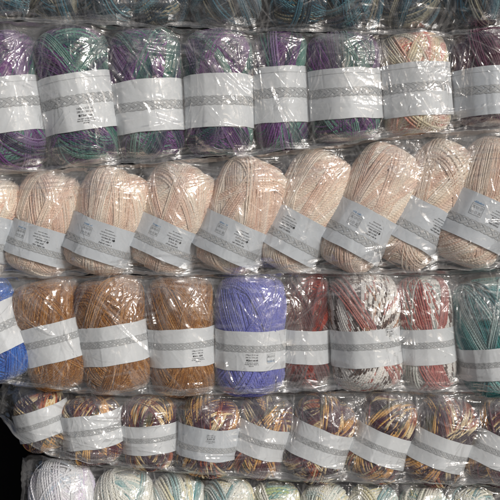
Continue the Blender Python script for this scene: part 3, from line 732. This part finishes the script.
    y = -(base+.0008+.0012*(1-np.abs(vnoise(X[:,None]*26+ks*2, ks*5+X[:,None]*9, seed+42)))+.0009*vnoise(X[:,None]*16+ks*3, ks*7+X[:,None]*30, seed+46))
    ff = np.clip(.45+.6*vnoise(X[:,None]*12+ks*.3, ks*6+X[:,None]*6, seed+43), 0, 1.2)
    mesh_obj('hem', np.stack([np.repeat(X[:,None], ns, 1), y, z], -1).reshape(-1, 3), grid_quads(nx, ns)[:, ::-1], SEAM, attrs={'fold': ff.ravel()}, parent=o)
    return o

def shift(l, d): return [(x, y+d) for x, y in l]
def gaps(row_): 
    g = ROWS[row_]; return [((a['cx']+b['cx'])/2/S/KS+250) for a, b in zip(g[:-1], g[1:])]
fan0 = [(x, 24, 7, 20, 160, 20, 60) for x in gaps(0)]
fan1 = [(x, 34, 12, -150, -30, 25, 90) for x in gaps(1)] + [(x, 150, 7, 40, 140, 20, 80) for x in gaps(1)]
fan2 = [(x+22, 160, 7, -160, -30, 20, 70) for x in gaps(2)] + [(x-12, 268, 4, 50, 120, 15, 60) for x in gaps(2)]
fan3 = [(x, 279, 9, -150, -30, 20, 70) for x in gaps(3)] + [(x, 385, 6, 40, 140, 15, 60) for x in gaps(3)]
fan4 = [(x+8, 400, 8, -150, -30, 15, 60) for x in gaps(4)] + [(x, 470, 4, 30, 120, 15, 50) for x in gaps(4)]
fan5 = [(x, 478, 6, -150, -30, 15, 50) for x in gaps(5)]
bag(0, -70, 560, [(-70,-112),(560,-108)], B01, 'clear bag of dark teal skeins across the top of the photo', 101, fan0, [(0,.10,30,30,120)])
bag(1, -70, 560, B01, B12, 'clear crinkled bag holding the purple and green skeins', 202, fan1, [(0,.10,30,30,120),(.9,1,20,30,90)])
bag(2, -70, 560, B12, B23, 'clear creased bag holding the tilted peach skeins', 303, fan2, [(.80,1,110,50,200),(.9,1,50,60,250),(0,.08,24,30,120)])
bag(3, -70, 560, B23, B34, 'clear bag of brown, periwinkle, red and white skeins', 404, fan3, [(0,.10,34,30,120),(.9,1,24,30,90)])
bag(4, -9, 560, B34, B45, 'clear bag of orange plum skeins ending over the dark gap at left', 505, fan4, [(0,.22,44,40,170)])
bag(5, 15, 560, [(-20,452),(18,456)]+B45[4:], [(-20,BASE-1),(560,BASE-1)], 'lowest clear bag of white and cream skeins at the bottom', 606, fan5, [(.9,1,30,30,90)])

# ------------------------------------------------------------------ setting
def box(name, x0, x1, y0, y1, z0, z1, mat):
    v = np.array([(x, y, z) for x in (x0, x1) for y in (y0, y1) for z in (z0, z1)])
    q = np.array([(0,1,3,2),(4,6,7,5),(0,4,5,1),(2,3,7,6),(0,2,6,4),(1,5,7,3)])
    o = mesh_obj(name, v, q, mat, smooth=False); o['kind'] = 'structure'; return o
box('background', -1.2, 1.2, .30, .32, -.3, 1.6, DARK)
box('shelf_board', -1.2, 1.2, -.10, .30, -.03, 0.0, BOARD)
box('ground', -6, 6, -7, 1.0, -.75, -.70, BOUNCE_GREY)  # unseen plane added to throw fill light up onto the bags

# ------------------------------------------------------------------ light and camera
w = bpy.data.worlds.new('World'); scene.world = w; w.use_nodes = True
nt = w.node_tree; bg = nt.nodes['Background']
sky = nt.nodes.new('ShaderNodeTexSky'); sky.sky_type = 'NISHITA'; sky.sun_disc = False
src = Vector((.56, -.72, .40)).normalized()
sky.sun_elevation = math.asin(src.z); sky.sun_rotation = math.atan2(src.x, src.y)
sky.air_density = .45; sky.dust_density = 6.0; sky.ozone_density = 1.0
nt.links.new(sky.outputs[0], bg.inputs[0]); bg.inputs[1].default_value = .05
sl = bpy.data.lights.new('sun', 'SUN'); sl.energy = 1.75; sl.angle = math.radians(11); sl.color = (1, .998, .993)
so = bpy.data.objects.new('sun', sl); COL.objects.link(so); so.rotation_euler = (-src).to_track_quat('-Z', 'Y').to_euler(); so.location = src*3

cam = bpy.data.cameras.new('camera'); co = bpy.data.objects.new('camera', cam); COL.objects.link(co)
cam.sensor_width = 36; cam.lens = 36*D/(500*S); cam.clip_start = .05; cam.clip_end = 50
co.location = (0, -D, PZ(VY)); cam.shift_y = -(250-VY)/500.0; co.rotation_euler = (math.pi/2, 0, 0)
scene.camera = co
scene.cycles.transparent_max_bounces = 24; scene.cycles.max_bounces = 8
scene.cycles.use_denoising = True
scene.view_settings.view_transform = 'Standard'; scene.view_settings.look = 'None'; scene.view_settings.exposure = 0.08; scene.view_settings.gamma = 1
